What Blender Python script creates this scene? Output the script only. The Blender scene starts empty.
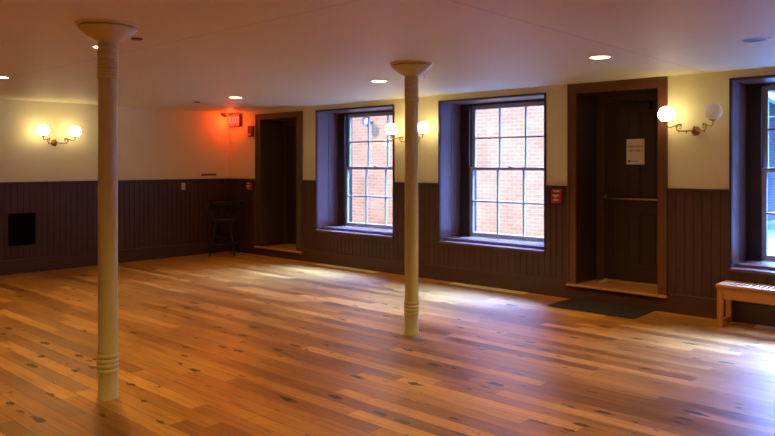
import bpy, bmesh, math, random
from mathutils import Vector, Matrix
random.seed(7)
PI = math.pi
SC = bpy.context.scene
COL = SC.collection
H = 2.6                       # ceiling height
XE, YS = 13.6, -10.6          # far extents of the room behind the camera

# ------------------------------------------------------------------ materials
def new_mat(name):
    m = bpy.data.materials.new(name); m.use_nodes = True
    nt = m.node_tree; nt.nodes.clear()
    out = nt.nodes.new('ShaderNodeOutputMaterial')
    return m, nt, out

def N(nt, kind, **kw):
    n = nt.nodes.new(kind)
    for k, v in kw.items():
        if k in n.inputs.keys(): n.inputs[k].default_value = v
        else: setattr(n, k, v)
    return n

def pbr(name, col, rough=.5, metal=0, noise=.12, nscale=6, bump=0, bscale=60, spec=.5, coat=0, stretch=(1, 1, 1)):
    m, nt, out = new_mat(name)
    b = N(nt, 'ShaderNodeBsdfPrincipled')
    b.inputs['Metallic'].default_value = metal
    b.inputs['Roughness'].default_value = rough
    b.inputs['Specular IOR Level'].default_value = spec
    b.inputs['Coat Weight'].default_value = coat
    tc = N(nt, 'ShaderNodeTexCoord')
    mp = N(nt, 'ShaderNodeMapping'); mp.inputs['Scale'].default_value = stretch
    nt.links.new(tc.outputs['Object'], mp.inputs[0])
    nz = N(nt, 'ShaderNodeTexNoise'); nz.inputs['Scale'].default_value = nscale; nz.inputs['Detail'].default_value = 5
    nt.links.new(mp.outputs[0], nz.inputs['Vector'])
    mx = N(nt, 'ShaderNodeMix'); mx.data_type = 'RGBA'
    mx.inputs[6].default_value = (*[c*(1-noise) for c in col], 1)
    mx.inputs[7].default_value = (*[min(1, c*(1+noise)) for c in col], 1)
    nt.links.new(nz.outputs['Fac'], mx.inputs[0])
    nt.links.new(mx.outputs[2], b.inputs['Base Color'])
    if bump:
        n2 = N(nt, 'ShaderNodeTexNoise'); n2.inputs['Scale'].default_value = bscale
        nt.links.new(mp.outputs[0], n2.inputs['Vector'])
        bp = N(nt, 'ShaderNodeBump'); bp.inputs['Strength'].default_value = bump; bp.inputs['Distance'].default_value = .01
        nt.links.new(n2.outputs['Fac'], bp.inputs['Height'])
        nt.links.new(bp.outputs[0], b.inputs['Normal'])
    nt.links.new(b.outputs[0], out.inputs[0])
    return m

def emit(name, col, s):
    m, nt, out = new_mat(name)
    e = N(nt, 'ShaderNodeEmission'); e.inputs[0].default_value = (*col, 1); e.inputs[1].default_value = s
    nt.links.new(e.outputs[0], out.inputs[0])
    return m

def glass_mat(name, tint=(1, 1, 1), gl=.06):
    m, nt, out = new_mat(name)
    t = N(nt, 'ShaderNodeBsdfTransparent'); t.inputs[0].default_value = (*tint, 1)
    g = N(nt, 'ShaderNodeBsdfGlossy'); g.inputs['Roughness'].default_value = .03
    mx = N(nt, 'ShaderNodeMixShader'); mx.inputs[0].default_value = gl
    nt.links.new(t.outputs[0], mx.inputs[1]); nt.links.new(g.outputs[0], mx.inputs[2])
    nt.links.new(mx.outputs[0], out.inputs[0])
    return m

def math_node(nt, op, a, b=None, c=None):
    n = nt.nodes.new('ShaderNodeMath'); n.operation = op
    for i, v in enumerate((a, b, c)):
        if v is None: continue
        if isinstance(v, (int, float)): n.inputs[i].default_value = v
        else: nt.links.new(v, n.inputs[i])
    return n.outputs[0]

def ramp(nt, fac, stops):
    r = nt.nodes.new('ShaderNodeValToRGB')
    els = r.color_ramp.elements
    while len(els) < len(stops): els.new(.5)
    for e, (p, c) in zip(els, stops): e.position = p; e.color = (*c, 1)
    nt.links.new(fac, r.inputs[0])
    return r.outputs[0]

def mixc(nt, fac, a, b, mode='MIX'):
    n = nt.nodes.new('ShaderNodeMix'); n.data_type = 'RGBA'; n.blend_type = mode
    for i, v in ((0, fac), (6, a), (7, b)):
        if isinstance(v, (int, float)): n.inputs[i].default_value = v
        elif isinstance(v, tuple): n.inputs[i].default_value = (*v, 1)
        else: nt.links.new(v, n.inputs[i])
    return n.outputs[2]

def floor_mat():
    m, nt, out = new_mat('old_pine_boards')
    b = N(nt, 'ShaderNodeBsdfPrincipled')
    tc = N(nt, 'ShaderNodeTexCoord')
    sp = N(nt, 'ShaderNodeSeparateXYZ'); nt.links.new(tc.outputs['Object'], sp.inputs[0])
    X, Y = sp.outputs[0], sp.outputs[1]
    Wd, Ln = .125, 1.5
    yv = math_node(nt, 'DIVIDE', Y, Wd)
    row = math_node(nt, 'FLOOR', yv)
    fy = math_node(nt, 'FRACT', yv)
    wn = N(nt, 'ShaderNodeTexWhiteNoise'); wn.noise_dimensions = '1D'; nt.links.new(row, wn.inputs['W'])
    off = math_node(nt, 'MULTIPLY', wn.outputs['Value'], 7.3)
    xv = math_node(nt, 'ADD', math_node(nt, 'DIVIDE', X, Ln), off)
    colm = math_node(nt, 'FLOOR', xv)
    fx = math_node(nt, 'FRACT', xv)
    cb = N(nt, 'ShaderNodeCombineXYZ'); nt.links.new(row, cb.inputs[0]); nt.links.new(colm, cb.inputs[1])
    wn2 = N(nt, 'ShaderNodeTexWhiteNoise'); wn2.noise_dimensions = '2D'; nt.links.new(cb.outputs[0], wn2.inputs['Vector'])
    board = ramp(nt, wn2.outputs['Value'], [(0, FLOOR_C[0]), (.2, FLOOR_C[1]), (.5, FLOOR_C[2]), (.8, FLOOR_C[3]), (1, FLOOR_C[4])])
    # grain: noise stretched along the boards, shifted per board
    sh = N(nt, 'ShaderNodeCombineXYZ')
    nt.links.new(math_node(nt, 'ADD', math_node(nt, 'MULTIPLY', X, 1.6), math_node(nt, 'MULTIPLY', wn2.outputs['Value'], 31.0)), sh.inputs[0])
    nt.links.new(math_node(nt, 'MULTIPLY', Y, 28.0), sh.inputs[1])
    g = N(nt, 'ShaderNodeTexNoise'); g.inputs['Scale'].default_value = 1.0; g.inputs['Detail'].default_value = 6; g.inputs['Roughness'].default_value = .65
    nt.links.new(sh.outputs[0], g.inputs['Vector'])
    gm = ramp(nt, g.outputs['Fac'], [(.28, (.35, .32, .30)), (.5, (.95, .95, .95)), (.75, (1.3, 1.3, 1.3))])
    c1 = mixc(nt, .8, board, gm, 'MULTIPLY')
    # broad worn areas
    g2 = N(nt, 'ShaderNodeTexNoise'); g2.inputs['Scale'].default_value = .9; g2.inputs['Detail'].default_value = 4
    nt.links.new(tc.outputs['Object'], g2.inputs['Vector'])
    c2 = mixc(nt, .6, c1, ramp(nt, g2.outputs['Fac'], [(.3, (.62, .58, .55)), (.7, (1.25, 1.25, 1.2))]), 'MULTIPLY')
    # knots and old stains: dark short marks stretched along the boards
    sk = N(nt, 'ShaderNodeMapping'); sk.inputs['Scale'].default_value = (4.6, 13.0, 1)
    nt.links.new(tc.outputs['Object'], sk.inputs[0])
    vo = N(nt, 'ShaderNodeTexVoronoi'); vo.inputs['Scale'].default_value = 1.0
    nt.links.new(sk.outputs[0], vo.inputs['Vector'])
    vs = N(nt, 'ShaderNodeSeparateColor'); nt.links.new(vo.outputs['Color'], vs.inputs[0])
    size = math_node(nt, 'MULTIPLY', math_node(nt, 'POWER', vs.outputs[0], 4.0), .42)
    nk = N(nt, 'ShaderNodeTexNoise'); nk.inputs['Scale'].default_value = 3.5; nk.inputs['Detail'].default_value = 5; nt.links.new(sk.outputs[0], nk.inputs['Vector'])
    dist = math_node(nt, 'ADD', vo.outputs['Distance'], math_node(nt, 'MULTIPLY', math_node(nt, 'SUBTRACT', nk.outputs['Fac'], .5), .75))
    kn = math_node(nt, 'SUBTRACT', size, dist)
    knm = ramp(nt, math_node(nt, 'ADD', math_node(nt, 'MULTIPLY', kn, 14.0), .3), [(0, (0, 0, 0)), (1, (1, 1, 1))])
    c3 = mixc(nt, math_node(nt, 'MULTIPLY', knm, .9), c2, (.012, .007, .005))
    # long scratches and splits
    sl = N(nt, 'ShaderNodeMapping'); sl.inputs['Scale'].default_value = (1.6, 16, 1); sl.inputs['Location'].default_value = (3.1, 7.7, 0)
    nt.links.new(tc.outputs['Object'], sl.inputs[0])
    ns = N(nt, 'ShaderNodeTexNoise'); ns.inputs['Scale'].default_value = 1.6; ns.inputs['Detail'].default_value = 7; ns.inputs['Roughness'].default_value = .7
    nt.links.new(sl.outputs[0], ns.inputs['Vector'])
    sm = ramp(nt, ns.outputs['Fac'], [(.0, (1, 1, 1)), (.27, (1, 1, 1)), (.39, (0, 0, 0)), (1, (0, 0, 0))])
    c4 = mixc(nt, math_node(nt, 'MULTIPLY', sm, .75), c3, (.04, .02, .012))
    # joints between boards
    ey = math_node(nt, 'MINIMUM', fy, math_node(nt, 'SUBTRACT', 1.0, fy))
    ex = math_node(nt, 'MINIMUM', fx, math_node(nt, 'SUBTRACT', 1.0, fx))
    jy = math_node(nt, 'LESS_THAN', ey, .022)
    jx = math_node(nt, 'LESS_THAN', ex, .0018)
    j = math_node(nt, 'MAXIMUM', jy, jx)
    c5 = mixc(nt, math_node(nt, 'MULTIPLY', j, .62), c4, (.02, .01, .006))
    nt.links.new(c5, b.inputs['Base Color'])
    rr = math_node(nt, 'ADD', math_node(nt, 'MULTIPLY', g.outputs['Fac'], .22), FLOOR_R)
    rr = math_node(nt, 'ADD', rr, math_node(nt, 'MULTIPLY', math_node(nt, 'SUBTRACT', wn2.outputs['Value'], .5), .08))
    nt.links.new(rr, b.inputs['Roughness'])
    b.inputs['Specular IOR Level'].default_value = FLOOR_S
    bp = N(nt, 'ShaderNodeBump'); bp.inputs['Strength'].default_value = .35; bp.inputs['Distance'].default_value = .004
    hh = math_node(nt, 'SUBTRACT', math_node(nt, 'MULTIPLY', g.outputs['Fac'], .6), j)
    hh = math_node(nt, 'ADD', hh, math_node(nt, 'MULTIPLY', wn2.outputs['Value'], .3))
    nt.links.new(hh, bp.inputs['Height']); nt.links.new(bp.outputs[0], b.inputs['Normal'])
    nt.links.new(b.outputs[0], out.inputs[0])
    return m

def ceiling_mat():
    m, nt, out = new_mat('painted_plaster_ceiling')
    b = N(nt, 'ShaderNodeBsdfPrincipled'); b.inputs['Roughness'].default_value = .55
    tc = N(nt, 'ShaderNodeTexCoord')
    sp = N(nt, 'ShaderNodeSeparateXYZ'); nt.links.new(tc.outputs['Object'], sp.inputs[0])
    nz = N(nt, 'ShaderNodeTexNoise'); nz.inputs['Scale'].default_value = .8; nz.inputs['Detail'].default_value = 4
    nt.links.new(tc.outputs['Object'], nz.inputs['Vector'])
    c = mixc(nt, nz.outputs['Fac'], tuple(v*.93 for v in CEIL_C), tuple(v*1.05 for v in CEIL_C))
    # taped panel joints
    a = math_node(nt, 'LESS_THAN', math_node(nt, 'ABSOLUTE', math_node(nt, 'ADD', sp.outputs[1], 4.86)), .012)
    d = math_node(nt, 'LESS_THAN', math_node(nt, 'ABSOLUTE', math_node(nt, 'SUBTRACT', sp.outputs[0], 8.65)), .012)
    j = math_node(nt, 'MAXIMUM', a, d)
    c = mixc(nt, math_node(nt, 'MULTIPLY', j, .22), c, (.2, .16, .12))
    nt.links.new(c, b.inputs['Base Color'])
    n2 = N(nt, 'ShaderNodeTexNoise'); n2.inputs['Scale'].default_value = 35; nt.links.new(tc.outputs['Object'], n2.inputs['Vector'])
    n3 = N(nt, 'ShaderNodeTexNoise'); n3.inputs['Scale'].default_value = 1.3; nt.links.new(tc.outputs['Object'], n3.inputs['Vector'])
    bp = N(nt, 'ShaderNodeBump'); bp.inputs['Strength'].default_value = .25; bp.inputs['Distance'].default_value = .01
    hh = math_node(nt, 'ADD', math_node(nt, 'MULTIPLY', n2.outputs['Fac'], .25), math_node(nt, 'MULTIPLY', n3.outputs['Fac'], 2.0))
    hh = math_node(nt, 'SUBTRACT', hh, math_node(nt, 'MULTIPLY', j, .2))
    nt.links.new(hh, bp.inputs['Height']); nt.links.new(bp.outputs[0], b.inputs['Normal'])
    nt.links.new(b.outputs[0], out.inputs[0])
    return m

def brick_mat(name, c1, c2, mortar, axis):
    m, nt, out = new_mat(name)
    b = N(nt, 'ShaderNodeBsdfPrincipled'); b.inputs['Roughness'].default_value = .85
    tc = N(nt, 'ShaderNodeTexCoord')
    sp = N(nt, 'ShaderNodeSeparateXYZ'); nt.links.new(tc.outputs['Object'], sp.inputs[0])
    cb = N(nt, 'ShaderNodeCombineXYZ')
    nt.links.new(sp.outputs[axis], cb.inputs[0]); nt.links.new(sp.outputs[2], cb.inputs[1])
    bt = N(nt, 'ShaderNodeTexBrick')
    bt.inputs['Scale'].default_value = 1.0
    bt.inputs['Brick Width'].default_value = .22; bt.inputs['Row Height'].default_value = .078
    bt.inputs['Mortar Size'].default_value = .008
    bt.inputs['Color1'].default_value = (*c1, 1); bt.inputs['Color2'].default_value = (*c2, 1); bt.inputs['Mortar'].default_value = (*mortar, 1)
    nt.links.new(cb.outputs[0], bt.inputs['Vector'])
    nz = N(nt, 'ShaderNodeTexNoise'); nz.inputs['Scale'].default_value = 1.1; nz.inputs['Detail'].default_value = 6
    nt.links.new(tc.outputs['Object'], nz.inputs['Vector'])
    c = mixc(nt, .7, bt.outputs['Color'], ramp(nt, nz.outputs['Fac'], [(.3, (.72, .72, .72)), (.7, (1.2, 1.2, 1.2))]), 'MULTIPLY')
    nt.links.new(c, b.inputs['Base Color'])
    bp = N(nt, 'ShaderNodeBump'); bp.inputs['Strength'].default_value = .4; bp.inputs['Distance'].default_value = .01
    nt.links.new(math_node(nt, 'SUBTRACT', 1.0, bt.outputs['Fac']), bp.inputs['Height']); nt.links.new(bp.outputs[0], b.inputs['Normal'])
    nt.links.new(b.outputs[0], out.inputs[0])
    return m

FLOOR_C = [(.20, .080, .015), (.29, .123, .021), (.35, .154, .026), (.41, .195, .034), (.52, .27, .052)]
FLOOR_R, FLOOR_S = .25, .36
CEIL_C = (.72, .67, .43)
M = dict(
    floor=floor_mat(), ceil=ceiling_mat(),
    plaster=pbr('cream_plaster', (.78, .71, .42), .6, noise=.04, nscale=2, bump=.15, bscale=40),
    bead=pbr('dark_plum_brown_paint', (.064, .025, .020), .5, noise=.1, nscale=8, bump=.08, bscale=30),
    reveal=pbr('plum_gloss_paint', (.15, .050, .034), .34, noise=.06, nscale=5, spec=.55),
    casing=pbr('brown_door_trim', (.130, .048, .022), .4, noise=.18, nscale=5, stretch=(8, 8, 1)),
    casing_dark=pbr('dark_brown_door_trim', (.075, .042, .026), .45, noise=.15, nscale=5, stretch=(8, 8, 1)),
    door=pbr('dark_brown_door_paint', (.040, .019, .012), .42, noise=.15, nscale=6, stretch=(6, 6, 1)),
    box=pbr('dark_window_stop', (.030, .018, .016), .5),
    sash=pbr('grey_window_paint', (.42, .40, .40), .5, noise=.05),
    sill=pbr('plum_sill_paint', (.13, .07, .06), .22, noise=.05, spec=.6),
    oak=pbr('oiled_oak', (.40, .155, .028), .5, noise=.25, nscale=9, stretch=(1, 6, 6)),
    oak_t=pbr('worn_oak_threshold', (.42, .20, .07), .4, noise=.3, nscale=8, stretch=(1, 8, 8)),
    cast=pbr('cream_column_paint', (.56, .56, .34), .36, noise=.06, nscale=7, bump=.1, bscale=12),
    brass=pbr('aged_brass', (.30, .15, .04), .33, metal=.85, noise=.25, nscale=40),
    barmetal=pbr('brushed_bronze_bar', (.60, .44, .22), .3, metal=1),
    black=pbr('black_metal', (.012, .012, .013), .4),
    vent=pbr('black_vent', (.004, .004, .004), .8, spec=.1),
    stool=pbr('black_stool_wood', (.012, .012, .014), .33, noise=.2),
    mat=pbr('charcoal_rubber_mat', (.030, .024, .022), .85, noise=.3, nscale=90, bump=.6, bscale=220, spec=.25),
    white=pbr('white_plastic', (.62, .60, .55), .4),
    red=pbr('red_alarm_plastic', (.42, .02, .012), .35),
    darkred=pbr('deep_red_plastic', (.22, .010, .012), .4),
    paper=pbr('aged_paper', (.88, .78, .62), .7, noise=.03),
    ink=pbr('black_ink', (.03, .025, .02), .7),
    register=pbr('pale_floor_register', (.66, .60, .46), .5),
    strip=pbr('border_floor_board', (.40, .15, .035), .55, noise=.25, nscale=6, stretch=(1, 10, 1)),
    plaque=pbr('tan_plaque', (.22, .12, .05), .5),
    trim=pbr('white_light_trim', (.70, .66, .60), .4),
    sensor=pbr('dark_sensor', (.035, .03, .03), .4),
    steel=pbr('grey_metal', (.30, .30, .32), .4, metal=.6),
    globe=emit('lit_opal_globe', (1.0, .80, .42), 14.0),
    can=emit('lit_downlight_lens', (1.0, .72, .42), 14.0),
    exit=emit('exit_sign_red', (1.0, .04, .02), 2.6),
    exit_l=emit('exit_sign_letters', (1.0, .10, .06), 3.4),
    glass=glass_mat('window_glass'),
    brick=brick_mat('pale_red_brick', (.50, .225, .120), (.58, .29, .160), (.60, .40, .25), 0),
    brick2=brick_mat('shaded_brick', (.10, .08, .085), (.13, .10, .10), (.17, .16, .16), 1),  # side wall's shade put into a darker copy of the brick colour
    snow=pbr('snowy_ground', (.05, .10, .12), .8, noise=.08, nscale=1.5),
    teal=pbr('green_copper', (.06, .30, .28), .5),
    wedge=pbr('pale_wood_wedge', (.55, .46, .34), .6),
)
def globe_off_mat():
    m, nt, out = new_mat('unlit_frosted_globe')
    tr = N(nt, 'ShaderNodeBsdfTranslucent'); tr.inputs[0].default_value = (.95, .92, .80, 1)
    df = N(nt, 'ShaderNodeBsdfDiffuse'); df.inputs[0].default_value = (.85, .84, .74, 1)
    gl = N(nt, 'ShaderNodeBsdfGlossy'); gl.inputs['Roughness'].default_value = .08
    t = N(nt, 'ShaderNodeBsdfTransparent'); t.inputs[0].default_value = (.97, .96, .92, 1)
    a = N(nt, 'ShaderNodeMixShader'); a.inputs[0].default_value = .45
    nt.links.new(tr.outputs[0], a.inputs[1]); nt.links.new(df.outputs[0], a.inputs[2])
    b = N(nt, 'ShaderNodeMixShader'); b.inputs[0].default_value = .06
    nt.links.new(a.outputs[0], b.inputs[1]); nt.links.new(gl.outputs[0], b.inputs[2])
    lw = N(nt, 'ShaderNodeLayerWeight'); lw.inputs[0].default_value = .35
    mx = N(nt, 'ShaderNodeMixShader')
    f = math_node(nt, 'ADD', math_node(nt, 'MULTIPLY', lw.outputs['Facing'], .35), .40)
    nt.links.new(f, mx.inputs[0]); nt.links.new(t.outputs[0], mx.inputs[1]); nt.links.new(b.outputs[0], mx.inputs[2])
    nt.links.new(mx.outputs[0], out.inputs[0])
    return m
M['globe_off'] = globe_off_mat()

# ------------------------------------------------------------------ mesh helpers
class MB:
    """collects shapes into one mesh object"""
    def __init__(s): s.bm = bmesh.new()
    def box(s, x0, x1, y0, y1, z0, z1, bev=0):
        x0, x1 = sorted((x0, x1)); y0, y1 = sorted((y0, y1)); z0, z1 = sorted((z0, z1))
        r = bmesh.ops.create_cube(s.bm, size=1, matrix=Matrix.Translation(((x0+x1)/2, (y0+y1)/2, (z0+z1)/2)) @ Matrix.Diagonal((x1-x0, y1-y0, z1-z0, 1)))
        if bev:
            es = list({e for v in r['verts'] for e in v.link_edges})
            bmesh.ops.bevel(s.bm, geom=es, offset=min(bev, .45*min(x1-x0, y1-y0, z1-z0)), segments=2, profile=.5, affect='EDGES')
        return s
    def lathe(s, prof, seg=32, c=(0, 0, 0), mat=None):
        """prof: (r, z) pairs revolved about z"""
        mat = mat or Matrix.Identity(4)
        T = Matrix.Translation(c) @ mat
        rings = []
        for r, z in prof:
            if r < 1e-5: rings.append([s.bm.verts.new(T @ Vector((0, 0, z)))])
            else: rings.append([s.bm.verts.new(T @ Vector((r*math.cos(2*PI*k/seg), r*math.sin(2*PI*k/seg), z))) for k in range(seg)])
        for a, b in zip(rings, rings[1:]):
            for k in range(seg):
                k2 = (k+1) % seg
                if len(a) == 1 and len(b) == 1: continue
                if len(a) == 1: f = [a[0], b[k2], b[k]]
                elif len(b) == 1: f = [a[k], a[k2], b[0]]
                else: f = [a[k], a[k2], b[k2], b[k]]
                try: s.bm.faces.new(f)
                except ValueError: pass
        for ring, flip in ((rings[0], True), (rings[-1], False)):
            if len(ring) > 1: s.bm.faces.new(ring[::-1] if flip else ring)
        return s
    def tube(s, pts, rad, seg=10, caps=True):
        pts = [Vector(p) for p in pts]
        rad = rad if isinstance(rad, (list, tuple)) else [rad]*len(pts)
        t0 = (pts[1]-pts[0]).normalized()
        up = Vector((0, 0, 1)) if abs(t0.z) < .9 else Vector((1, 0, 0))
        n = (up - t0*up.dot(t0)).normalized()
        rings = []
        for i, p in enumerate(pts):
            t = ((pts[min(i+1, len(pts)-1)]-pts[max(i-1, 0)])).normalized()
            n = (n - t*n.dot(t)).normalized(); b = t.cross(n)
            rings.append([s.bm.verts.new(p + rad[i]*(math.cos(2*PI*k/seg)*n + math.sin(2*PI*k/seg)*b)) for k in range(seg)])
        for a, b in zip(rings, rings[1:]):
            for k in range(seg): s.bm.faces.new([a[k], a[(k+1) % seg], b[(k+1) % seg], b[k]])
        if caps: s.bm.faces.new(rings[0][::-1]); s.bm.faces.new(rings[-1])
        return s
    def prism(s, poly, a, b, axis='x'):
        """polygon extruded between a and b along an axis; poly in the other two coordinates"""
        def P(u, v, w): return {'x': (w, u, v), 'y': (u, w, v), 'z': (u, v, w)}[axis]
        A = [s.bm.verts.new(P(u, v, a)) for u, v in poly]; B = [s.bm.verts.new(P(u, v, b)) for u, v in poly]
        n = len(poly)
        s.bm.faces.new(A[::-1]); s.bm.faces.new(B)
        for k in range(n): s.bm.faces.new([A[k], A[(k+1) % n], B[(k+1) % n], B[k]])
        return s
    def build(s, name, mat, parent=None, smooth=False, loc=(0, 0, 0), rot=0):
        bmesh.ops.recalc_face_normals(s.bm, faces=s.bm.faces)
        me = bpy.data.meshes.new(name); s.bm.to_mesh(me); s.bm.free()
        me.materials.append(mat)
        if smooth:
            for p in me.polygons: p.use_smooth = True
            try: me.set_sharp_from_angle(angle=math.radians(38))
            except Exception: pass
        o = bpy.data.objects.new(name, me); COL.objects.link(o)
        o.location = loc; o.rotation_euler = (0, 0, rot)
        if parent: o.parent = parent
        return o

def empty(name, loc=(0, 0, 0), rot=0):
    o = bpy.data.objects.new(name, None); COL.objects.link(o)
    o.empty_display_size = .1
    o.location = loc; o.rotation_euler = (0, 0, rot)
    return o
def tag(o, label, cat, group=None):
    o['label'] = label; o['category'] = cat
    if group: o['group'] = group
    return o
def thing(name, label, cat, loc=(0, 0, 0), rot=0, group=None): return tag(empty(name, loc, rot), label, cat, group)
def struct(o): o['kind'] = 'structure'; return o
def copy_tree(o, parent=None):
    c = o.copy(); COL.objects.link(c); c.parent = parent
    for ch in list(o.children): copy_tree(ch, c)
    return c
def text_mesh(name, body, size, mat, parent, loc, rot=(PI/2, 0, 0), depth=.0008):
    cu = bpy.data.curves.new(name, 'FONT'); cu.body = body; cu.size = size; cu.extrude = depth
    cu.align_x = 'CENTER'; cu.align_y = 'CENTER'
    tmp = bpy.data.objects.new(name+'_c', cu); COL.objects.link(tmp)
    bpy.context.view_layer.update()
    dg = bpy.context.evaluated_depsgraph_get()
    me = bpy.data.meshes.new_from_object(tmp.evaluated_get(dg))
    bpy.data.objects.remove(tmp); bpy.data.curves.remove(cu)
    me.materials.clear(); me.materials.append(mat)
    o = bpy.data.objects.new(name, me); COL.objects.link(o); o.parent = parent
    o.location = loc; o.rotation_euler = rot
    return o

# ------------------------------------------------------------------ room shell
WIN = [(3.304, 1.698), (5.868, 1.656), (9.716, 1.656)]          # centre, clear width
WZ0, WZ1 = .56, 2.505
DOORS = [(.82, .955, 1.955, 2.09, 2.435, 2.535, .16), (7.025, 7.134, 8.121, 8.226, 2.485, 2.60, .19)]  # casing out/in, in/out, head, casing top, step height
RAIL = 1.367
TH = .72
mb = MB()
ops = []
for c, w in WIN: ops.append((c-w/2-.02, c+w/2+.02, WZ0-.06, WZ1+.02))
for a, b_, c_, d, hd, ct, st in DOORS: ops.append((b_-.02, c_+.02, st-.05, hd+.02))
ops.sort()
x = -.3
for a, b_, z0, z1 in ops:
    mb.box(x, a, 0, TH, -.05, H+.1); mb.box(a, b_, 0, TH, -.05, z0)
    mb.box(a, b_, 0, TH, z1, H+.1)
    x = b_
mb.box(x, XE+.3, 0, TH, -.05, H+.1)
struct(mb.build('wall_north', M['plaster']))
struct(MB().box(-.3, 0, YS-.3, 0, -.05, H+.1).build('wall_west', M['plaster']))
struct(MB().box(-.3, XE+.3, YS-.3, YS, -.05, H+.1).build('wall_south', M['plaster']))
struct(MB().box(XE, XE+.3, YS, 0, -.05, H+.1).build('wall_east', M['plaster']))
struct(MB().box(0, XE, YS, 0, -.2, 0).build('floor', M['floor']))
struct(MB().box(-.3, XE+.3, YS-.3, TH, H, H+.3).build('ceiling', M['ceil']))

# beadboard: narrow boards with gaps between
def beads(mb, a, b, z0, z1, side):
    n = max(1, round((b-a)/.088)); w = (b-a)/n
    for k in range(n):
        u0, u1 = a+k*w+.004, a+(k+1)*w-.004
        if side == 'n':
            mb.box(u0, u1, -.016, 0, z0, z1, .003)
        else:
            mb.box(0, .016, u0, u1, z0, z1, .003)
    if side == 'n': mb.box(a, b, -.008, 0, z0, z1)
    else: mb.box(0, .008, a, b, z0, z1)
wl = [(w[0]-w[1]/2, w[0]+w[1]/2) for w in WIN]
full = [(.0, DOORS[0][0]), (DOORS[0][3], wl[0][0]-.012), (wl[0][1]+.012, wl[1][0]-.012), (wl[1][1]+.012, DOORS[1][0]), (DOORS[1][3], wl[2][0]-.012), (wl[2][1]+.012, XE)]
mb = MB()
for a, b_ in full: beads(mb, a, b_, .19, RAIL-.02, 'n')
for a, b_ in wl: beads(mb, a-.012, b_+.012, .19, WZ0-.03, 'n')
struct(mb.build('trim_1', M['bead']))
mb = MB(); beads(mb, YS, -.0, .19, RAIL-.02, 'w'); struct(mb.build('trim_2', M['bead']))
rp = [(0, RAIL-.035), (-.018, RAIL-.035), (-.022, RAIL-.015), (-.034, RAIL-.012), (-.034, RAIL), (0, RAIL+.002)]
mb = MB()
for a, b_ in full: mb.prism(rp, a, b_, 'x')
struct(mb.build('trim_3', M['bead']))
struct(MB().prism([(-u, v) for u, v in rp], YS, 0, 'y').build('trim_4', M['bead']))
def bp(h): return [(0, 0), (-.026, 0), (-.026, h-.022), (-.030, h-.018), (-.030, h-.008), (-.020, h), (0, h)]
mb = MB()
for a, b_, h in ((.0, DOORS[0][0], .215), (DOORS[0][0], DOORS[0][3], .13), (DOORS[0][3], DOORS[1][0], .215), (DOORS[1][0], DOORS[1][3], .155), (DOORS[1][3], XE, .215)):
    mb.prism(bp(h), a, b_, 'x')
struct(mb.build('baseboard_north', M['bead']))
struct(MB().prism([(-u, v) for u, v in bp(.215)], YS, 0, 'y').build('baseboard_west', M['bead']))
struct(MB().box(0, XE, YS, YS+.02, 0, RAIL).build('trim_5', M['bead']))
struct(MB().box(XE-.02, XE, YS+.02, -.04, 0, RAIL).build('trim_6', M['bead']))

# border board and floor registers along the window wall
regs = [(2.574, 3.912), (5.31, 6.48), (9.14, 10.3)]
mb = MB(); x = .03
for a, b_ in regs: mb.box(x, a, -.165, -.026, 0, .004); x = b_
mb.box(x, XE-.02, -.165, -.026, 0, .004)
struct(mb.build('trim_7', M['strip']))
rl = ['beneath the window nearest the corner', 'beneath the middle window', 'half under the slatted bench']
for (a, b_), t in zip(regs, rl):
    r = thing('floor_register', 'long pale beige floor register set in the boards ' + t, 'floor vent', (a, -.16, 0), 0, 'floor registers')
    L_ = b_-a
    MB().box(0, L_, 0, .012, 0, .007).box(0, L_, .12, .132, 0, .007).box(0, .012, .012, .12, 0, .007).box(L_-.012, L_, .012, .12, 0, .007).build('frame', M['register'], r)
    m2 = MB()
    for k in range(9): m2.box(.012, L_-.012, .016+k*.0116, .0245+k*.0116, .001, .006)
    m2.build('grille', M['register'], r)

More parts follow.
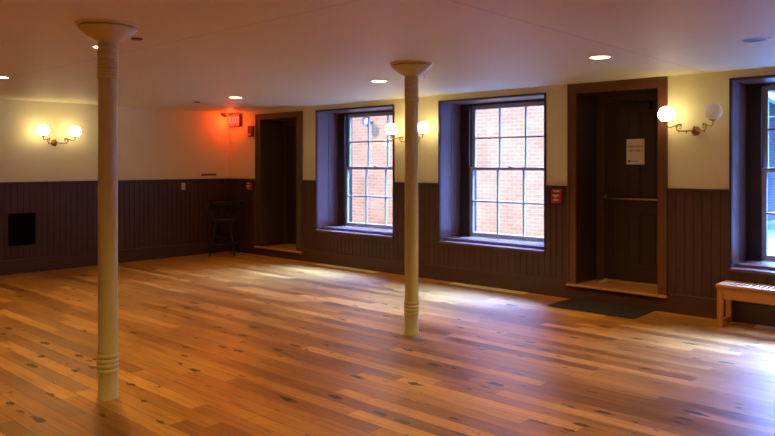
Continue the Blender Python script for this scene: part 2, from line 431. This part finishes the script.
# ------------------------------------------------------------------ windows
def window(i, c, w):
    root = struct(empty('window_%d' % i, (c, 0, WZ0)))
    hw = w/2; z0, z1 = 0, WZ1-WZ0
    D = .47
    # splay lining boards
    for sx in (-1, 1):
        m = MB()
        m.box(sx*hw, sx*(hw+.02), .0, D+.2, z0, z1)
        m.box(sx*(hw-.006), sx*hw, .004, .235, z0+.03, z1-.01, .003)
        m.box(sx*(hw-.006), sx*hw, .245, D, z0+.05, z1-.01, .003)
        m.build('jamb_lining', M['reveal'], root)
    MB().box(-hw, hw, 0, D+.2, z1, z1+.02).box(-hw+.02, hw-.02, .02, D-.02, z1-.006, z1, .003).build('head_lining', M['reveal'], root)
    # edge bead round the opening
    m = MB()
    for sx in (-1, 1): m.box(sx*(hw-.002), sx*(hw+.022), -.022, .002, z0-.02, z1+.02, .004)
    m.box(-hw, hw, -.022, .002, z1-.002, z1+.022, .004)
    m.build('edge_bead', M['box'], root)
    # stool: nosing and raised inner board
    m = MB()
    m.box(-hw-.012, hw+.012, -.045, .13, -.04, -.004, .008)
    m.box(-hw, hw, .13, D+.2, -.04, .036, .006)
    m.box(-hw, hw, .10, .14, -.02, .030, .006)
    m.build('sill', M['sill'], root)
    # box frame
    fz0, fz1 = .036, z1
    g = .145
    m = MB()
    for sx in (-1, 1):
        m.box(sx*hw, sx*(hw-g), D, D+.20, fz0, fz1)
        m.box(sx*(hw-g), sx*(hw-g-.012), D, D+.02, fz0, fz1)
    m.box(-hw+g, hw-g, D, D+.20, fz1-.035, fz1)
    m.build('box_frame', M['box'], root)
    # sashes
    sw = hw-g
    meet = 1.571-WZ0
    def sash(nm, zb, zt, yc, rb, rt):
        t = .020; sy0, sy1 = yc-t, yc+t; st = .055; mu = .011
        m = MB()
        for sx in (-1, 1): m.box(sx*sw, sx*(sw-st), sy0, sy1, zb, zt, .004)
        m.box(-sw+st, sw-st, sy0, sy1, zb, zb+rb, .004); m.box(-sw+st, sw-st, sy0, sy1, zt-rt, zt, .004)
        gw = (2*(sw-st))/3
        for k in (1, 2): m.box(-sw+st+k*gw-mu, -sw+st+k*gw+mu, sy0+.004, sy1-.004, zb+rb, zt-rt)
        zm = (zb+rb+zt-rt)/2
        m.box(-sw+st, sw-st, sy0+.005, sy1-.005, zm-mu, zm+mu)
        o = m.build(nm, M['sash'], root)
        MB().box(-sw+st-.005, sw-st+.005, yc-.002, yc+.002, zb+rb-.005, zt-rt+.005).build('pane', M['glass'], o)
        return o
    low = sash('lower_sash', fz0+.004, meet+.022, D+.05, .058, .044)
    up = sash('upper_sash', meet-.022, fz1-.035, D+.105, .044, .048)
    MB().box(-.03, .03, D+.02, D+.06, meet+.022, meet+.032, .003).lathe([(.012, 0), (.014, .01), (.006, .016), (0, .018)], 12, (0, D+.04, meet+.032)).tube([(0, D+.04, meet+.042), (-.03, D+.03, meet+.05)], .005, 6).build('sash_lock', M['brass'], low)
    return root
for i, (c, w) in enumerate(WIN): window(i+1, c, w)

# ------------------------------------------------------------------ doors
def door(i, a, b_, c_, d, hd, ct, st, cm, closer):
    w0 = (a+d)/2
    root = struct(empty('door_%d' % i, (w0, 0, st)))
    A, B, Cc, Dd = a-w0, b_-w0, c_-w0, d-w0
    hz, tz = hd-st, ct-st
    for x0, x1 in ((A, B), (Cc, Dd)):
        m = MB().box(x0, x1, -.03, 0, 0, tz, .005)
        s0 = x0 if x0 == A else x1-.022
        m.box(s0, s0+.022, -.042, -.028, 0, tz, .005)
        m.build('casing', cm, root)
    MB().box(B, Cc, -.03, 0, hz, tz, .005).box(A, Dd, -.042, -.028, tz-.022, tz, .005).build('head_casing', cm, root)
    LD = .50
    for x0, x1 in ((B-.02, B), (Cc, Cc+.02)):
        m = MB().box(x0, x1, -.002, LD+.2, 0, hz)
        sx = 1 if x1 == B else -1
        e = B if sx == 1 else Cc
        for z0, z1 in ((.1, .95), (1.05, hz-.1)): m.box(e, e+sx*.008, .06, LD-.06, z0, z1, .003)
        m.build('jamb_lining', M['door'] if closer else M['casing_dark'], root)
    MB().box(B, Cc, 0, LD+.2, hz, hz+.02).build('head_lining', M['door'], root)
    fw = .105
    m = MB()
    m.box(B, B+fw, LD, LD+.12, 0, hz, .004); m.box(Cc-fw, Cc, LD, LD+.12, 0, hz, .004); m.box(B+fw, Cc-fw, LD, LD+.12, hz-.085, hz, .004)
    m.build('door_frame', M['casing_dark'], root)
    # leaf
    x0, x1, zb, zt = B+fw-.004, Cc-fw+.004, .015, hz-.083
    yl = LD+.035
    m = MB()
    sw_ = .115; cx = (x0+x1)/2
    m.box(x0, x1, yl+.012, yl+.04, zb, zt)
    m.box(x0, x0+sw_, yl, yl+.012, zb, zt, .003); m.box(x1-sw_, x1, yl, yl+.012, zb, zt, .003)
    for z0, z1 in ((zb, zb+.2), (.86, 1.03), (zt-.12, zt)): m.box(x0+sw_, x1-sw_, yl, yl+.012, z0, z1, .003)
    for z0, z1 in ((zb+.2, .86), (1.03, zt-.12)):
        m.box(cx-.055, cx+.055, yl, yl+.012, z0, z1, .003)
        for q0, q1 in ((x0+sw_, cx-.055), (cx+.055, x1-sw_)): m.box(q0+.03, q1-.03, yl+.004, yl+.012, z0+.03, z1-.03, .004)
    leaf = m.build('door_leaf', M['door'], root)
    # threshold board
    MB().box(A-.01, Dd+.01, -.065, .02, -.030, .0, .008).box(B-.0, Cc+.0, .02, LD+.12, -.030, -.002).build('threshold', M['oak_t'], root)
    MB().prism([(LD-.03, -.002), (LD-.01, .014), (LD+.09, .014), (LD+.11, -.002)], B+fw, Cc-fw, 'x').build('saddle', M['oak_t'], root)
    if closer:
        zc = 1.212-st
        m = MB().tube([(x0+.02, yl, zc+.02), (x0+.02, yl-.05, zc+.012), (x0+.045, yl-.07, zc), (x1-.045, yl-.07, zc), (x1-.02, yl-.05, zc), (x1-.02, yl, zc)], .011, 12)
        m.box(x0+.012, x0+.032, yl-.015, yl, zc-.01, zc+.05, .004).box(x1-.04, x1-.015, yl-.02, yl, zc-.04, zc+.04, .004)
        m.build('push_bar', M['barmetal'], root, True)
        zc = 2.335-st
        body = MB().box(cx-.12, cx+.20, yl-.06, yl, zc-.05, zc+.045, .008).build('closer_body', M['black'], root)
        MB().tube([(cx+.05, yl-.05, zc+.045), (cx+.05, yl-.05, zc+.062), (cx-.22, yl-.16, zc+.068), (cx-.30, yl-.04, zc+.085)], .009, 8).build('closer_arm', M['black'], body)
    else:
        MB().lathe([(.012, 0), (.012, .03), (.028, .04), (.03, .055), (.02, .068), (0, .07)], 20, (x1-.06, yl, 1.0), Matrix.Rotation(PI/2, 4, 'X')).build('door_knob', M['brass'], root, True)
        MB().tube([(x0+.0, yl-.06, 1.04), (x1-.0, yl-.06, 1.04)], .01, 8).build('push_bar', M['black'], root, True)
    for z in (.25, 1.05, 1.85):
        MB().tube([(x0-.004, yl-.006, z), (x0-.004, yl-.006, z+.09)], .007, 8).build('hinge', M['black'], root, True)
    return root, (x0+w0, x1+w0, yl)
door(1, *DOORS[0], M['casing_dark'], False)
_, (lx0, lx1, lyl) = door(2, *DOORS[1], M['casing'], True)

# paper notice taped on the door
p = thing('paper_notice', 'white paper notice taped on the dark door above the push bar', 'sign', (7.63, lyl-.001, 1.785))
MB().box(-.112, .112, -.0015, 0, -.155, .155).build('sheet', M['paper'], p)
text_mesh('lettering', 'EMERGENCY', .033, M['ink'], p, (0, -.002, .062))
text_mesh('lettering', 'EXIT ONLY', .033, M['ink'], p, (0, -.002, .012))
MB().box(-.092, -.066, -.0025, -.001, -.128, -.102).box(-.060, .03, -.0025, -.001, -.119, -.112).build('footer_mark', M['ink'], p)
w_ = MB().prism([(-.05, 0), (.06, 0), (.06, .038)], -.02, .02, 'y').build('door_wedge', M['wedge'], None, loc=(7.30, .33, DOORS[1][6]-.002), rot=math.radians(60))
tag(w_, 'small pale wooden wedge lying on the threshold of the notice door', 'door wedge')

# ------------------------------------------------------------------ columns
def column(loc, label):
    root = thing('cast_iron_column', label, 'column', loc, 0, 'cream cast-iron columns')
    prof = [(.072, 0), (.072, .012), (.067, .02)]
    prof += [(.0665, .175)]
    z = .18
    for k in range(4):
        prof += [(.0675, z), (.0735, z+.008), (.0745, z+.017), (.0735, z+.026), (.0675, z+.033)]; z += .034
    prof += [(.0665, z+.003), (.064, 2.22)]
    z = 2.225
    for k in range(11):
        prof += [(.0645, z), (.0705, z+.006), (.0705, z+.014), (.0645, z+.020)]; z += .0215
    prof += [(.064, 2.468), (.064, 2.485)]
    MB().lathe(prof, 40).build('shaft', M['cast'], root, True)
    cap = [(.064, 2.478), (.078, 2.484), (.098, 2.494), (.124, 2.510), (.150, 2.530), (.170, 2.548), (.184, 2.562), (.190, 2.568), (.194, 2.574), (.190, 2.580), (.180, 2.586), (.05, 2.586)]
    MB().lathe(cap, 48).build('capital', M['cast'], root, True)
    MB().lathe([(.06, 2.584), (.205, 2.588), (.212, 2.591), (.212, 2.5995), (.06, 2.5995)], 48).build('ceiling_flange', M['ceil'], root, True)
    return root
column((6.442, -5.516, 0), 'cream painted cast-iron column in the foreground at left, with ringed base')
column((6.779, -2.656, 0), 'cream painted cast-iron column standing before the middle wall lamp, farther from camera')

# ------------------------------------------------------------------ downlights and ceiling devices
def downlight(x, y, label, lit=True, first=True):
    r = thing('recessed_downlight', label, 'ceiling light', (x, y, H), 0, 'recessed downlights')
    MB().lathe([(.088, -.001), (.088, -.006), (.108, -.004), (.112, 0), (.088, 0)], 32).build('trim_ring', M['trim'], r, True)
    MB().lathe([(0, -.003), (.088, -.003), (.088, -.0005), (0, -.0005)], 32).build('lens', M['can'] if lit else M['sensor'], r)
    if lit:
        l = bpy.data.lights.new('downlight_lamp', 'SPOT'); l.energy = CAN_E; l.color = (1.0, .60, .13)
        l.spot_size = math.radians(125); l.spot_blend = 1.0; l.shadow_soft_size = .07
        lo = bpy.data.objects.new('lamp', l); COL.objects.link(lo); lo.parent = r; lo.location = (0, 0, -.03)
    return r
CAN_E = 195
CANS = [(8.311, -1.83, 'lit round downlight in the ceiling in front of the door with the notice'),
        (5.589, -1.846, 'lit round downlight in the ceiling left of the farther column top'),
        (2.707, -1.80, 'lit round downlight in the ceiling before the dark corner door'),
        (2.745, -4.96, 'lit round downlight at the left edge of the picture'),
        (5.535, -5.105, 'lit round downlight half hidden behind the near column capital')]
for x, y, t in CANS: downlight(x, y, t)
for x, y in ((8.4, -5.05), (11.2, -5.05), (11.3, -1.83), (2.75, -8.2), (5.6, -8.2), (8.4, -8.2), (11.2, -8.2)):  # unseen downlights added to carry on the rows and light the room
    r_ = downlight(x, y, 'added lit downlight out of view above the camera side of the room')
    r_['group'] = 'added downlights on the camera side of the room'
downlight(9.60, -1.86, 'unlit downlight in the ceiling near the upper right corner, dull grey', lit=False)
def disc(name, x, y, r, h, mat, label, cat):
    o = MB().lathe([(0, -h), (r*.8, -h), (r, -h*.6), (r, 0), (0, 0)], 24).build(name, mat, None, True, (x, y, H))
    return tag(o, label, cat)
disc('sprinkler_cover', 6.103, -5.12, .045, .010, M['sensor'], 'small dark flat disc on the ceiling right of the near column capital', 'sprinkler')
disc('sprinkler_cover', 1.628, -1.752, .055, .010, M['sensor'], 'small dark flat disc on the ceiling above the far corner', 'sprinkler')
sp_ = thing('fire_sprinkler', 'tiny pale fire sprinkler on the ceiling just right of the farther column', 'sprinkler', (6.29, -1.86, H))
MB().lathe([(0, -.004), (.035, -.004), (.038, 0), (0, 0)], 20).build('cover_plate', M['trim'], sp_, True)
MB().lathe([(0, -.03), (.016, -.03), (.016, -.027), (.006, -.026), (.006, -.004), (0, -.004)], 12).build('deflector', M['trim'], sp_)

# ------------------------------------------------------------------ wall lamps
def sconce(loc, rot, s, label, off=()):
    """local frame: wall is y = 0, the lamp reaches out to -y"""
    root = thing('wall_lamp', label, 'wall lamp', loc, rot, 'brass two-globe wall lamps')
    RX = Matrix.Rotation(PI/2, 4, 'X')
    MB().lathe([(0, 0), (.048, 0), (.050, .006), (.042, .014), (.030, .018), (.026, .030), (.034, .040), (.028, .052), (.012, .060), (.008, .085), (.014, .092), (0, .098)], 28, (0, 0, 0), RX).build('backplate', M['brass'], root, True)
    m = MB()
    m.lathe([(0, -.055), (.008, -.05), (.012, -.04), (.006, -.03), (.016, -.02), (.022, 0), (.016, .018), (.007, .028), (.012, .038), (.005, .05), (0, .058)], 20, (0, -.06, 0))
    m.build('finial', M['brass'], root, True)
    for k, sx in enumerate((-1, 1)):
        dx, dy = s, -.20
        # unit direction outward along the arm
        ax, ay = sx*dx, dy+.05
        Lh = math.hypot(ax, ay); ux, uy = ax/Lh, ay/Lh
        def P(u, z): return (ux*u, -.05+uy*u, z)
        pts = [P(0, 0), P(.04, 0), P(Lh*.42, -.004), P(Lh*.52, .0)]
        cu = Lh*.52
        for q in range(1, 9):
            t = -PI/2 + q*PI/8*.98
            pts.append(P(cu+.036*math.cos(t), .036+.036*math.sin(t)))
        pts += [P(cu-.014, .066), P(cu-.022, .058)]
        m = MB().tube(pts, .0065, 8)
        # sweep from the scroll out and up to the globe
        pts = [P(cu-.022, .056), P(cu, .069), P(cu+.03, .063), P(Lh*.82, .040), P(Lh*.92, .040), P(Lh*.985, .052), P(Lh, .072), P(Lh, .088)]
        m.tube(pts, .0062, 8)
        sc = [P(cu+ (.026-.0026*q)*math.cos(q*.75), .034+(.026-.0026*q)*math.sin(q*.75)) for q in range(9)]
        m.tube(sc, .0045, 6)
        m.lathe([(0, -.016), (.007, -.01), (.004, -.004), (.010, .004), (.004, .012), (0, .014)], 12, P(Lh*.28, -.014))
        m.lathe([(0, -.010), (.006, -.006), (.006, .004), (0, .008)], 12, P(cu+.012, -.012))
        m.build('arm', M['brass'], root, True)
        gz = .180
        MB().lathe([(0, -.100), (.012, -.098), (.016, -.090), (.034, -.084), (.040, -.076), (.040, -.070), (.0, -.072)], 24, P(Lh, gz)).build('globe_fitter', M['brass'], root, True)
        R_ = .086
        prof = []
        for q in range(19):
            th = -PI*.36 + (PI*.5+PI*.36)*q/18 if k not in off else -PI*.36 + (PI*.36+PI*.40)*q/18
            prof.append((R_*math.cos(th) if q < 18 or k in off else 0, R_*math.sin(th)))
        if k in off:     # open-topped frosted shade
            prof += [(prof[-1][0]-.003, prof[-1][1]+.002)]
            prof += [((R_-.004)*math.cos(-PI*.36+(PI*.76)*(18-q)/18), (R_-.004)*math.sin(-PI*.36+(PI*.76)*(18-q)/18)) for q in range(19)]
        else: prof = [(0, prof[0][1])] + prof
        g = MB().lathe(prof, 36, P(Lh, gz)).build('globe', M['globe_off' if k in off else 'globe'], root, True)
        if k in off: g['label'] = 'unlit clear frosted globe'
    return root
sconce((0, -3.253, 1.965), PI/2, .24, 'brass wall lamp with two lit globes on the left wall above the black vent')
sconce((8.525, 0, 1.99), 0, .24, 'brass wall lamp with one lit and one unlit globe beside the notice door', off=(1,))
sconce((4.59, 0, 1.965), 0, .30, 'brass wall lamp with two lit globes behind the farther column')

# ------------------------------------------------------------------ small wall fittings
ex = thing('exit_sign', 'glowing red exit sign high in the far corner', 'sign', (.195, 0, 2.455))
MB().box(-.165, .165, -.05, 0, -.115, .115, .006).build('housing', M['darkred'], ex)
MB().box(-.150, .150, -.054, -.050, -.10, .10).build('face', M['exit'], ex)
text_mesh('lettering', 'EXIT', .155, M['exit_l'], ex, (0, -.056, 0))
l = bpy.data.lights.new('exit_lamp', 'POINT'); l.energy = 9.0; l.color = (1, .06, .01); l.shadow_soft_size = .06
lo = bpy.data.objects.new('lamp', l); COL.objects.link(lo); lo.parent = ex; lo.location = (.02, -.16, -.02)

def pull(x, z, w, h, label):
    r = thing('fire_alarm_pull', label, 'fire alarm', (x, -.016, z), 0, 'red fire alarm pull stations')
    MB().box(-w/2, w/2, -.045, 0, -h/2, h/2, .008).build('housing', M['red'], r)
    MB().box(-w*.33, w*.33, -.058, -.045, -h*.02, h*.10, .003).box(-w*.08, w*.08, -.058, -.045, -h*.16, 0, .003).build('pull_handle', M['white'], r)
    MB().box(-w*.30, w*.34, -.0465, -.045, h*.30, h*.40).build('label_stripe', M['white'], r)
    MB().box(-w*.28, w*.24, -.0465, -.045, -h*.36, -h*.24).build('label_stripe', M['white'], r)
pull(.648, 1.238, .12, .145, 'red fire alarm pull beside the dark corner door')
pull(6.885, 1.245, .135, .165, 'red fire alarm pull between middle window and notice door')
st_ = thing('alarm_strobe', 'dark red alarm strobe on the wall above the corner fire pull', 'fire alarm', (.675, 0, 2.235))
MB().box(-.075, .075, -.045, 0, -.1, .1, .008).build('housing', M['darkred'], st_)
MB().box(-.045, .045, -.065, -.045, -.075, -.035, .006).build('strobe_lens', M['white'], st_)
sw_ = thing('light_switch', 'pale light switch on the dark panelling of the far left wall', 'light switch', (.016, -1.01, 1.243))
MB().box(0, .006, -.04, .04, -.062, .062, .003).build('plate', M['white'], sw_)
MB().box(.006, .014, -.008, .008, -.016, .016, .002).build('toggle', M['white'], sw_)
pq = thing('wall_plaque', 'thin tan plaque on the wall just above the rail near corner stool', 'plaque', (0, -.47, 1.445))
MB().box(0, .01, -.16, .16, -.018, .018, .003).build('panel', M['plaque'], pq)
MB().box(.010, .0115, -.13, .13, .003, .007).box(.010, .0115, -.12, .12, -.008, -.004).build('lines', M['ink'], pq)
cm_ = thing('wall_sensor', 'small grey device under the ceiling left of the exit sign', 'sensor', (0, -.17, 2.56))
MB().box(0, .05, -.035, .035, -.03, .035, .006).build('bracket', M['steel'], cm_)
MB().lathe([(0, -.04), (.025, -.034), (.04, -.012), (.042, .01), (0, .012)], 20, (.08, 0, -.01)).build('dome', M['sensor'], cm_, True)
vt = thing('wall_vent', 'black louvred vent grille low on the left wall panelling', 'vent', (.016, -3.728, .66))
MB().box(0, .012, -.192, -.172, -.24, .24).box(0, .012, .172, .192, -.24, .24).box(0, .012, -.172, .172, .22, .24).box(0, .012, -.172, .172, -.24, -.22).build('frame', M['vent'], vt)
m = MB().box(0, .002, -.172, .172, -.22, .22)
for k in range(20): m.prism([(-.172+0, 0)]*0 or [(.002, -.215+k*.0218), (.011, -.222+k*.0218+.004), (.011, -.218+k*.0218+.004), (.002, -.205+k*.0218)], -.172, .172, 'y')
m.build('louvres', M['vent'], vt)

# ------------------------------------------------------------------ mat and bench
mt = MB().box(7.075, 8.10, -.60, -.034, .0045, .013, .004)
tag(mt.build('door_mat', M['mat']), 'charcoal ribbed door mat on the floor before the notice door', 'mat')

BX0, BX1, BYF, BYB, BZ = 8.845, 10.55, -.385, -.045, .43
bn = thing('slatted_bench', 'low oak bench with slatted seat under the right-hand window', 'bench', ((BX0+BX1)/2, (BYF+BYB)/2, 0))
ox, oy = (BX0+BX1)/2, (BYF+BYB)/2
hx, hy = (BX1-BX0)/2, (BYB-BYF)/2
m = MB()
m.box(-hx, hx, -hy, -hy+.035, BZ-.032, BZ, .006).box(-hx, hx, hy-.035, hy, BZ-.032, BZ, .006)
m.box(-hx, -hx+.075, -hy+.03, hy-.03, BZ-.032, BZ, .006).box(hx-.075, hx, -hy+.03, hy-.03, BZ-.032, BZ, .006)
m.build('seat_frame', M['oak'], bn)
m = MB(); x = -hx+.075+.016
while x < hx-.075-.03: m.box(x, x+.024, -hy+.03, hy-.03, BZ-.016, BZ-.003, .002); x += .046
m.build('seat_slats', M['oak'], bn)
for sx in (-1, 1):
    for sy in (-1, 1): MB().box(sx*(hx-.012), sx*(hx-.062), sy*(hy-.008), sy*(hy-.058), 0, BZ-.032, .004).build('leg', M['oak'], bn)
for sy in (-1, 1): MB().box(-hx+.06, hx-.06, sy*(hy-.016), sy*(hy-.038), BZ-.145, BZ-.032, .003).build('apron', M['oak'], bn)
for sx in (-1, 1):
    MB().box(sx*(hx-.025), sx*(hx-.050), -hy+.05, hy-.05, BZ-.145, BZ-.032, .003).build('apron', M['oak'], bn)
    MB().box(sx*(hx-.022), sx*(hx-.052), -hy+.05, hy-.05, .03, .07, .003).build('stretcher', M['oak'], bn)

# ------------------------------------------------------------------ captain's stool in the corner
stl = thing('bar_stool', 'black wooden bar stool with low curved back in the far corner', 'stool', (.42, -.42, 0), math.radians(45))
# local: faces -y after rotation towards the room
MB().lathe([(0, .600), (.15, .600), (.205, .612), (.215, .63), (.205, .645), (.12, .638), (0, .632)], 32).build('seat', M['stool'], stl, True)
for sx in (-1, 1):
    for sy in (-1, 1):
        MB().tube([(sx*.12, sy*.12, .605), (sx*.150, sy*.150, .40), (sx*.190, sy*.190, .18), (sx*.222, sy*.222, 0)], [.016, .021, .018, .014], 12).build('leg', M['stool'], stl, True)
for z, r in ((.20, .186), (.34, .165)):
    for a, b_ in (((-1, -1), (1, -1)), ((1, -1), (1, 1)), ((1, 1), (-1, 1)), ((-1, 1), (-1, -1))):
        MB().tube([(a[0]*r, a[1]*r, z), ((a[0]+b_[0])/2*r, (a[1]+b_[1])/2*r, z), (b_[0]*r, b_[1]*r, z)], [.009, .012, .009], 10).build('stretcher', M['stool'], stl, True)
arc = [(-20 + k*10) for k in range(23)]
R1 = .32
pts = [(R1*math.cos(math.radians(a)), R1*math.sin(math.radians(a)), .865) for a in arc]
m = MB().tube(pts, [.018]+[.021]*(len(pts)-2)+[.018], 10)
m.build('arm_rail', M['stool'], stl, True)
m = MB()
pts = [(R1*1.02*math.cos(math.radians(a)), R1*1.02*math.sin(math.radians(a)), .925) for a in range(35, 146, 10)]
m.tube(pts, [.02]+[.028]*(len(pts)-2)+[.02], 10); m.tube([(p_[0]*.99, p_[1]*.99, .895) for p_ in pts], .026, 10)
m.build('crest_rail', M['stool'], stl, True)
for a in range(-10, 191, 20):
    c0, s0 = math.cos(math.radians(a)), math.sin(math.radians(a))
    MB().tube([(.185*c0, .185*s0, .635), (.262*c0, .262*s0, .75), (R1*c0, R1*s0, .86)], [.008, .010, .008], 8).build('spindle', M['stool'], stl, True)

# ------------------------------------------------------------------ outside
bl = thing('brick_building', 'pale brick building across the alley seen through the windows', 'building', (-10, 5, 0))
MB().box(-20, 15.5, 0, .3, 0, 3.7).build('front_wall', M['brick'], bl)
MB().box(15.2, 15.5, .3, 26, 0, 3.7).build('side_wall', M['brick2'], bl)
MB().box(-20, 15.2, .3, 26, 3.4, 3.7).build('roof', M['steel'], bl)
struct(MB().box(-40, 40, TH, 60, -.3, -.02).build('ground', M['snow']))
lp = thing('flood_lamp', 'round white lamp on the brick wall seen through corner window', 'outdoor lamp', (-1.08, 5, 2.70))
MB().lathe([(0, 0), (.05, 0), (.05, .05), (.03, .06), (.03, .12), (.10, .15), (.14, .22), (.135, .225), (.09, .17), (0, .15)], 24, (0, 0, 0), Matrix.Rotation(PI/2, 4, 'X')).build('shade', M['steel'], lp, True)
MB().lathe([(0, .16), (.08, .17), (.09, .20), (.05, .23), (0, .24)], 20, (0, 0, 0), Matrix.Rotation(PI/2, 4, 'X')).build('bulb', M['white'], lp, True)
cn = thing('door_canopy', 'sloping green metal canopy on the brick wall seen through right-hand window', 'canopy', (5.502, 13.0, 3.0))
MB().prism([(0, .75), (1.5, -.25), (1.5, -.33), (0, .62)], 0, 4.2, 'y').build('roof_sheet', M['teal'], cn)
for y in (.3, 3.8): MB().tube([(0, y, -.1), (1.1, y, -.05)], .03, 8).build('bracket', M['teal'], cn)

# ------------------------------------------------------------------ light
SKY_TOP, SKY_LOW, SKY_GLOW = 4.0, 1.6, 640.0     # hazy sky, brightest high in the north
w = bpy.data.worlds.new('sky'); SC.world = w; w.use_nodes = True
nt = w.node_tree
bg = nt.nodes['Background']; bg.inputs[0].default_value = (.16, .34, 1.0, 1); 
tcw = nt.nodes.new('ShaderNodeTexCoord'); spw = nt.nodes.new('ShaderNodeSeparateXYZ')
nt.links.new(tcw.outputs['Generated'], spw.inputs[0])
zz = math_node(nt, 'MAXIMUM', spw.outputs[2], 0.0)
dt = nt.nodes.new('ShaderNodeVectorMath'); dt.operation = 'DOT_PRODUCT'
nt.links.new(tcw.outputs['Generated'], dt.inputs[0]); dt.inputs[1].default_value = Vector((.03, .62, .78)).normalized()
blob = math_node(nt, 'POWER', math_node(nt, 'MAXIMUM', dt.outputs['Value'], 0.0), 20.0)
tot = math_node(nt, 'ADD', math_node(nt, 'MULTIPLY', blob, SKY_GLOW), SKY_LOW)
tot = math_node(nt, 'ADD', math_node(nt, 'MULTIPLY', math_node(nt, 'POWER', zz, 4.0), SKY_TOP), tot)
nt.links.new(tot, bg.inputs[1])
s = bpy.data.lights.new('sun', 'SUN'); s.energy = 7.0; s.angle = math.radians(2); s.color = (1, .90, .84)
so = bpy.data.objects.new('sun', s); COL.objects.link(so)
so.rotation_euler = Vector((.35, .62, -.75)).to_track_quat('-Z', 'Y').to_euler()
for c, wd in WIN:
    a = bpy.data.lights.new('window_portal', 'AREA'); a.shape = 'RECTANGLE'; a.size = wd; a.size_y = 1.95
    a.cycles.is_portal = True
    ao = bpy.data.objects.new('window_portal', a); COL.objects.link(ao)
    ao.location = (c, TH+.02, 1.53); ao.rotation_euler = (-PI/2, 0, 0)

# ------------------------------------------------------------------ camera
cam = bpy.data.cameras.new('camera'); co = bpy.data.objects.new('camera', cam); COL.objects.link(co)
co.location = (11.20394, -7.82760, 1.62642); co.rotation_euler = (PI/2, 0, .7417636)
cam.sensor_width = 36; cam.lens = 705.793/775*36
cam.shift_y = -(218-164.76)/775
cam.clip_start = .05; cam.clip_end = 200
SC.camera = co
SC.view_settings.view_transform = 'Standard'; SC.view_settings.look = 'None'
SC.view_settings.exposure = 0; SC.view_settings.gamma = 1; SC.view_settings.use_curve_mapping = False
SC.cycles.use_denoising = True
SC.cycles.max_bounces = 10; SC.cycles.diffuse_bounces = 5; SC.cycles.glossy_bounces = 4
SC.cycles.transparent_max_bounces = 16
SC.cycles.sample_clamp_indirect = 8
